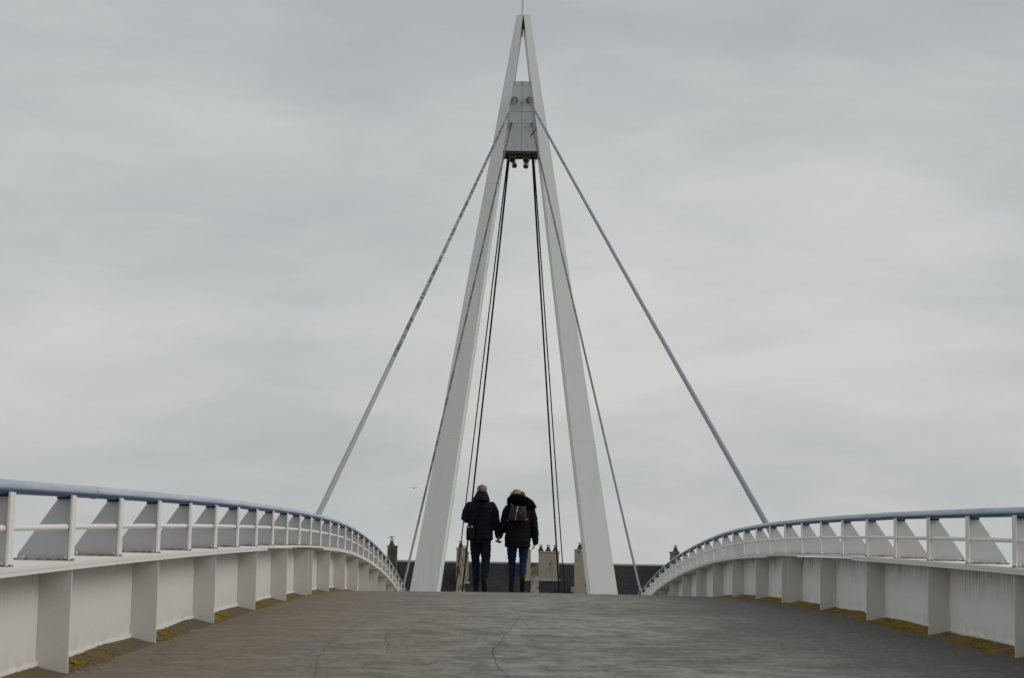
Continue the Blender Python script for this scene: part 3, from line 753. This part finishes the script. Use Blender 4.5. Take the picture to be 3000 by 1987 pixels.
def person(loc, label, body_parts, skinmat, voxel=.0075):
    mb = MB(); body_parts(mb)
    me = remesh(mb, voxel, 2); me.materials.append(skinmat)
    o = link('person', me); o.location = loc; tag(o, label, 'person', 'couple walking hand in hand'); return o
def garment(o, name, mb, mt, voxel=.012, it=4, fn=None):
    me = remesh(mb, voxel, it, fn); me.materials.append(mt); return link(name, me, o)
def piece(o, name, mb, mt, sm=True): return link(name, mb.mesh(name, mt, sm), o)
def shoe_flat(mb, x, y, k=1.0, boot=0):
    mb.rings([[(x+(w_*math.cos(6.283*j/14)), y+yy, z+h_*math.sin(6.283*j/14)) for j in range(14)] for yy, z, w_, h_ in ((-.095, .045, .02, .03), (-.085, .05, .036, .045), (-.04, .058, .042, .052), (.02, .052, .043, .05), (.09, .040, .050, .037), (.15, .034, .046, .030), (.185, .028, .025, .02))])
    mb.ball_tube([(x, y-.03, .06), (x, y-.03, .12+boot)], [.046, .050], 12)
def shoe_up(mb, heel, toe, w_=.047):
    """foot standing on its toes: the sole faces back"""
    heel, toe = Vector(heel), Vector(toe); d = (toe-heel).normalized(); sx = Vector((1, 0, 0)); up = sx.cross(d).normalized()
    if up.y < 0: up = -up
    rr = []
    for t, ww, hh in ((-.04, .018, .02), (.0, .036, .04), (.25, .040, .046), (.55, .044, .044), (.8, w_, .034), (.95, w_*.86, .026), (1.03, .022, .016)):
        c = heel+(toe-heel)*t+up*hh
        rr.append([c+sx*ww*math.cos(6.283*j/14)+up*hh*math.sin(6.283*j/14) for j in range(14)])
    mb.rings(rr)

MY = 31.0
HAND = (.288, .03, .845)               # where the two hands meet, from the man's feet
# ---- man
mx_, mz_ = -.966, zd(MY)+camber(-.966)
def W(x, y, z): return (mx_+x, MY+y, mz_+z)
def man_body(mb):
    head(mb, (.014, .03, 1.648))
    mb.ball_tube([(.006, .01, 1.40), (.012, .02, 1.58)], [.06, .054], 12)
    mb.stack([(0, 0, .86, .15, .10), (0, 0, 1.0, .16, .10), (0, 0, 1.2, .165, .10), (0, 0, 1.38, .17, .10), (0, 0, 1.45, .13, .08), (0, 0, 1.47, .08, .06)], 20)
    mb.ball_tube([(-.18, 0, 1.42), (-.262, -.02, 1.18), (-.17, .22, 1.20)], [.05, .042, .03], 10)
    mb.ball_tube([(.18, 0, 1.42), (.258, -.02, 1.16), (.288, .015, .925)], [.05, .042, .028], 10)
    hand(mb, (-.165, .23, 1.205), (.25, .9, .2), (.2, -.2, .9), (.9, -.2, 0), .7)
    hand(mb, (.280, .015, .915), (.12, .06, -1), (0, 1, .06), (1, 0, .12), 1.25)
    mb.ball_tube([(-.085, 0, .88), (-.07, .03, .47), (-.05, -.02, .08)], [.075, .052, .038], 10)
    mb.ball_tube([(.09, 0, .88), (.095, -.03, .48), (.080, -.22, .27)], [.075, .052, .034], 10)
    mb.ball_tube([(-.052, -.05, .045), (-.056, .10, .04)], [.034, .032], 8)
    mb.ball_tube([(.078, -.225, .22), (.088, -.205, .07)], [.026, .022], 8)
man = person((mx_, MY, mz_), 'person in navy quilted jacket and jeans walking away with a shoulder bag', man_body, SKIN)
mb = MB()
mb.stack([(0, .0, .845, .203, .135), (0, 0, .87, .212, .145), (0, 0, .98, .207, .145), (0, 0, 1.15, .206, .14), (0, 0, 1.30, .212, .14), (0, -.005, 1.39, .210, .135), (0, -.005, 1.445, .182, .12), (0, -.005, 1.49, .14, .10), (0, 0, 1.52, .11, .09), (0, 0, 1.53, .06, .06)], 32, 2.5)
mb.ball_tube([(-.18, 0, 1.415), (-.232, -.01, 1.32), (-.258, -.025, 1.20), (-.24, .05, 1.185), (-.185, .20, 1.20)], [.074, .077, .068, .062, .05], 16)
mb.ball_tube([(.18, 0, 1.415), (.230, -.005, 1.31), (.258, -.02, 1.16), (.280, .0, 1.02), (.288, .012, .925)], [.074, .075, .064, .055, .045], 16)
def quilt(co, nr):
    ph = (co.z+.012*math.sin(co.x*9))/.072
    return .0045*(abs(math.sin(math.pi*ph))**.6-.6)+.007*noise.noise((co.x*9, co.y*9, co.z*15))
garment(man, 'jacket', mb, NAVY, .010, 4, quilt)
mb = MB()
mb.stack([(.004, -.03, 1.475, .10, .09), (.004, -.035, 1.50, .140, .128), (.006, -.03, 1.54, .137, .128), (.010, -.012, 1.585, .116, .115), (.013, .0, 1.625, .094, .10), (.014, .004, 1.652, .082, .094), (.014, .006, 1.656, .06, .07)], 28, 2.2)
garment(man, 'hood', mb, NAVY, .010, 3, lambda c_, n_: .009*noise.noise((c_.x*14, c_.y*14, c_.z*22)))
mb = MB()
mb.stack([(.014, .02, 1.60, .070, .085), (.014, .018, 1.66, .082, .100), (.014, .012, 1.70, .079, .098), (.014, .010, 1.732, .067, .082), (.014, .010, 1.754, .045, .056), (.014, .010, 1.768, .018, .022)], 24, 2.1)
garment(man, 'hair', mb, GREYHAIR, .008, 2, lambda c_, n_: .006*noise.noise((c_.x*60, c_.y*60, c_.z*18)))
mb = MB()
mb.stack([(0, 0, .79, .15, .118), (0, 0, .84, .168, .125), (0, 0, .92, .172, .125)], 24)
mb.ball_tube([(-.083, 0, .86), (-.080, .02, .66), (-.070, .035, .48), (-.057, .0, .28), (-.052, -.02, .10)], [.090, .080, .066, .061, .056], 18)
mb.ball_tube([(.088, 0, .86), (.095, -.005, .66), (.099, -.035, .50), (.089, -.14, .36), (.080, -.225, .255)], [.092, .086, .074, .069, .064], 18)
def wrinkle(a):
    return lambda c_, n_: a*(noise.noise((c_.x*10, c_.y*10, c_.z*26))+.5*noise.noise((c_.x*22, c_.y*22, c_.z*50)))
garment(man, 'trousers', mb, JEANS_M, .009, 3, wrinkle(.011))
mb = MB(); shoe_flat(mb, -.056, .0); garment(man, 'shoe', mb, SHOE, .008, 2)
mb = MB(); shoe_up(mb, (.062, -.30, .235), (.092, -.235, .01)); mb.ball_tube([(.072, -.25, .20), (.078, -.235, .25), (.080, -.22, .285)], [.043, .047, .050], 12); so_ = garment(man, 'shoe', mb, SHOE, .008, 2)
for q_ in (-1, 1):
    mb = MB(); mb.lathe([(.001, -.009), (.008, -.005), (.010, 0), (.008, .005), (.001, .009)], (.014+q_*.031, .118, 1.662), 10); piece(man, 'eye', mb, GW)
# sunglasses pushed up on the hair
gl = empty('sunglasses', (mx_+.014, MY+.06, mz_+1.765)); tag(gl, 'dark glasses pushed up on the grey-haired head', 'glasses')
for q_ in (-1, 1):
    mb = MB(); mb.tube([W(.014+q_*.076, .09, 1.728), W(.014+q_*.084, .02, 1.718), W(.014+q_*.083, -.03, 1.705)], .0026, 6); mb.build('temple', LENS, gl)
    mb = MB(); mb.stack([(*W(.014+q_*.036, .098, 1.695), .028, .004), (*W(.014+q_*.036, .096, 1.715), .033, .005), (*W(.014+q_*.036, .092, 1.738), .027, .004)], 14); mb.build('lens', LENS, gl)
mb = MB(); mb.tube([W(-.066, .085, 1.742), W(-.02, .09, 1.748), W(.014, .09, 1.742), W(.05, .09, 1.748), W(.094, .085, 1.742)], .003, 6); mb.build('frame', LENS, gl)
# shoulder bag
bg = empty('shoulder_bag', (mx_-.165, MY-.15, mz_+.85)); tag(bg, 'black shoulder bag with pale tags on the left hip of the navy jacket', 'bag')
mb = MB(); mb.stack([(*W(-.165, -.17, .845),.052, .035), (*W(-.165, -.175, .86), .066, .048), (*W(-.165, -.178, .97), .066, .052), (*W(-.163, -.175, 1.06), .062, .048), (*W(-.16, -.172, 1.09), .050, .036)], 24, 4); mb.build('body', BAGM, bg, True)
mb = MB(); mb.tube([W(-.16, -.17, 1.085), W(-.10, -.165, 1.16), W(-.04, -.158, 1.27), W(.0, -.158, 1.38), W(.03, -.140, 1.48), W(.04, -.06, 1.545)], [(.019, .005)]*6, 8); mb.build('strap', BAGM, bg, True)
for x, w_, z in ((-.190, .011, 1.058), (-.138, .015, 1.068)):
    mb = MB(); mb.box(mx_+x-w_, mx_+x+w_, MY-.2305, MY-.2245, mz_+z-.014, mz_+z+.008); mb.build('tag', WHT, bg)

# ---- woman
wx_ = mx_+.641; wz_ = zd(MY)+camber(wx_)
def woman_body(mb):
    head(mb, (-.035, .03, 1.575), .96)
    mb.ball_tube([(-.01, .0, 1.34), (-.03, .02, 1.51)], [.054, .048], 12)
    mb.stack([(0, 0, .80, .15, .10), (0, 0, 1.0, .14, .09), (0, 0, 1.2, .15, .10), (0, 0, 1.33, .155, .095), (0, 0, 1.40, .12, .08), (0, 0, 1.42, .08, .06)], 20)
    mb.ball_tube([(-.17, 0, 1.37), (-.25, -.02, 1.12), (-.335, .02, .925)], [.045, .038, .027], 10)
    mb.ball_tube([(.17, 0, 1.36), (.255, -.02, 1.10), (.272, .03, .85)], [.045, .038, .027], 10)
    hand(mb, (-.325, -.01, .92), (-.10, .08, -1), (0, 1, .08), (-1, 0, .1), 1.25, .93)
    hand(mb, (.270, .03, .845), (-.10, .15, -1), (0, 1, .1), (-1, .2, .1), .5, .93)
    mb.ball_tube([(-.09, 0, .86), (-.108, .03, .46), (-.108, -.02, .08)], [.075, .048, .034], 10)
    mb.ball_tube([(.08, 0, .86), (.073, -.03, .47), (.066, -.21, .27)], [.075, .048, .032], 10)
    mb.ball_tube([(-.11, -.05, .045), (-.112, .09, .04)], [.032, .03], 8)
    mb.ball_tube([(.066, -.22, .21), (.067, -.205, .07)], [.025, .02], 8)
wom = person((wx_, MY, wz_), 'person in black parka with fur hood and blue jeans walking away', woman_body, SKIN)
mb = MB()
mb.stack([(-.022, -.01, .735, .19, .13), (-.022, -.01, .75, .212, .15), (-.022, -.01, .86, .218, .155), (-.018, 0, .98, .210, .15), (-.01, 0, 1.12, .200, .145), (-.008, 0, 1.26, .212, .145), (-.01, 0, 1.34, .222, .135), (-.01, 0, 1.40, .20, .12), (-.015, 0, 1.44, .15, .10), (-.015, 0, 1.465, .08, .07)], 32, 2.4)
mb.ball_tube([(-.190, 0, 1.365), (-.230, -.01, 1.26), (-.262, -.02, 1.11), (-.30, .0, 1.0), (-.330, .018, .915)], [.078, .072, .066, .060, .052], 16)
mb.ball_tube([(.180, 0, 1.35), (.225, -.01, 1.24), (.250, -.02, 1.10), (.266, .0, .97), (.270, .025, .83)], [.078, .068, .060, .056, .050], 16)
garment(wom, 'jacket', mb, BLACK, .011, 4, lambda c_, n_: .010*noise.noise((c_.x*7, c_.y*7, c_.z*16))+.005*noise.noise((c_.x*18, c_.y*18, c_.z*40))+(.006*abs(math.sin(c_.z*45)) if abs(c_.x) > .215 and c_.x > 0 else 0))
mb = MB()
fur_pts = [(-.165, .02, 1.475), (-.150, -.06, 1.515), (-.09, -.115, 1.54), (0, -.14, 1.525), (.09, -.13, 1.49), (.17, -.09, 1.455), (.225, -.03, 1.415)]
mb.ball_tube(fur_pts, [.045, .062, .075, .082, .080, .070, .050], 16)
mb.stack([(-.01, -.06, 1.40, .12, .08), (0, -.07, 1.45, .17, .10), (-.02, -.02, 1.52, .14, .12), (-.03, 0, 1.575, .12, .115), (-.03, 0, 1.60, .10, .10)], 24)
hood = garment(wom, 'fur_hood', mb, FUR, .010, 3, lambda c_, n_: .014*noise.noise((c_.x*26, c_.y*26, c_.z*26)))
me = hood.data; mb = MB(); rf = random.Random(3)
for i in range(2600):
    v = me.vertices[rf.randrange(len(me.vertices))]; nrm = v.normal; p = v.co
    d_ = (nrm+Vector((rf.uniform(-.6, .6), rf.uniform(-.6, .6), rf.uniform(-.9, .3)))).normalized(); l_ = rf.uniform(.012, .03)
    t_ = d_.cross(Vector((rf.uniform(-1, 1), rf.uniform(-1, 1), rf.uniform(-1, 1)))).normalized()*.0022; u_ = d_.cross(t_).normalized()*.0022
    q_ = p-nrm*.004
    mb.add([q_+t_, q_-t_*.5+u_, q_-t_*.5-u_, p+d_*l_], [(0, 1, 3), (1, 2, 3), (2, 0, 3)])
tag(piece(hood, 'fur_strands', mb, FUR, False), kind='stuff')
mb = MB(); mb.stack([(-.052, .02, 1.50, .085, .09), (-.052, .012, 1.58, .098, .102), (-.050, .008, 1.635, .092, .098), (-.046, .008, 1.675, .066, .075), (-.043, .008, 1.698, .028, .036)], 24, 2.2)
mb.ball_tube([(-.13, -.02, 1.57), (-.12, -.04, 1.62), (-.06, -.06, 1.67)], [.028, .035, .03], 10)
garment(wom, 'hair', mb, BLOND, .008, 2, lambda c_, n_: .012*noise.noise((c_.x*40, c_.y*40, c_.z*11)))
mb = MB(); mb.stack([(.035, .01, 1.52, .055, .08), (.040, .006, 1.58, .058, .085), (.040, .004, 1.63, .048, .075), (.034, .004, 1.662, .022, .04)], 20, 2.2)
garment(wom, 'hair', mb, BROWN, .008, 2, lambda c_, n_: .009*noise.noise((c_.x*40, c_.y*40, c_.z*14)))
mb = MB()
mb.stack([(-.02, 0, .74, .15, .115), (-.02, 0, .80, .165, .12), (-.02, 0, .88, .165, .12)], 24)
mb.ball_tube([(-.098, 0, .84), (-.114, .015, .68), (-.112, .03, .46), (-.108, .0, .30), (-.108, -.02, .16)], [.092, .084, .060, .055, .045], 18)
mb.ball_tube([(.070, 0, .84), (.076, -.005, .68), (.074, -.035, .47), (.070, -.14, .34), (.067, -.215, .265)], [.090, .082, .061, .056, .048], 18)
garment(wom, 'jeans', mb, JEANS_W, .009, 3, wrinkle(.008))
mb = MB(); shoe_flat(mb, -.110, .0, 1, .05); garment(wom, 'boot', mb, SHOE, .008, 2)
mb = MB(); shoe_up(mb, (.066, -.295, .235), (.067, -.235, .012), .044); mb.ball_tube([(.066, -.24, .21), (.067, -.205, .30)], [.043, .047], 12); garment(wom, 'boot', mb, SHOE, .008, 2)
for q_ in (-1, 1):
    mb = MB(); mb.lathe([(.001, -.009), (.008, -.005), (.010, 0), (.008, .005), (.001, .009)], (-.035+q_*.03, .116, 1.588), 10); piece(wom, 'eye', mb, GW)
# backpack
def V(x, y, z): return (wx_+x, MY+y, wz_+z)
LEATH = Mt('backpack_leather', (.013, .009, .0075), .55, .3); LEATH.mix(LEATH.ramp(LEATH.noise(16, 4), .45, .7), (.022, .015, .011)); LEATH.bump(LEATH.noise(60), .4, .004); LEATH = LEATH.m
TAN = Mt('tan_leather', (.20, .11, .05), .6, .3).m
bp = empty('backpack', V(-.04, -.2, 1.16)); tag(bp, 'small dark leather backpack with pale zip and straps on the black parka', 'backpack')
mb = MB(); mb.stack([(*V(-.045, -.19, 1.165), .125, .04), (*V(-.046, -.20, 1.18), .146, .058), (*V(-.042, -.205, 1.25), .142, .064), (*V(-.032, -.20, 1.34), .125, .058), (*V(-.026, -.195, 1.395), .11, .045), (*V(-.024, -.19, 1.415), .095, .03)], 32, 3.2); mb.build('body', LEATH, bp, True)
mb = MB(); mb.tube([V(-.072, -.268, 1.18), V(-.058, -.272, 1.26), V(-.046, -.268, 1.325)], [(.004, .003)]*3, 8); mb.build('zip', WHT, bp, True)
mb = MB(); mb.box(*(wx_-.056, wx_-.030, MY-.272, MY-.255, wz_+1.322, wz_+1.352)); mb.build('buckle', WHT, bp)
mb = MB(); mb.tube([V(-.04, -.265, 1.35), V(-.032, -.25, 1.385), V(-.030, -.225, 1.412)], [(.007, .003)]*3, 8); mb.build('tab', WHT, bp, True)
mb = MB(); mb.tube([V(.088, -.215, 1.39), V(.104, -.222, 1.33), V(.108, -.222, 1.26), V(.094, -.222, 1.185)], .005, 8); mb.build('piping', TAN, bp, True)
mb = MB(); mb.tube([V(.018, -.262, 1.31), V(.024, -.266, 1.295), V(.012, -.266, 1.28)], .007, 8); mb.build('charm', TAN, bp, True)
for pts in ([(-.105, -.185, 1.40), (-.125, -.172, 1.425), (-.142, -.15, 1.455)], [(.07, -.185, 1.395), (.098, -.18, 1.412), (.125, -.165, 1.432)], [(.085, -.215, 1.175), (.115, -.185, 1.19), (.14, -.15, 1.215)], [(-.165, -.185, 1.18), (-.18, -.17, 1.172), (-.205, -.14, 1.163)]):
    mb = MB(); mb.tube([V(*p) for p in pts], [(.007, .003)]*3, 8); mb.build('strap', WHT, bp, True)
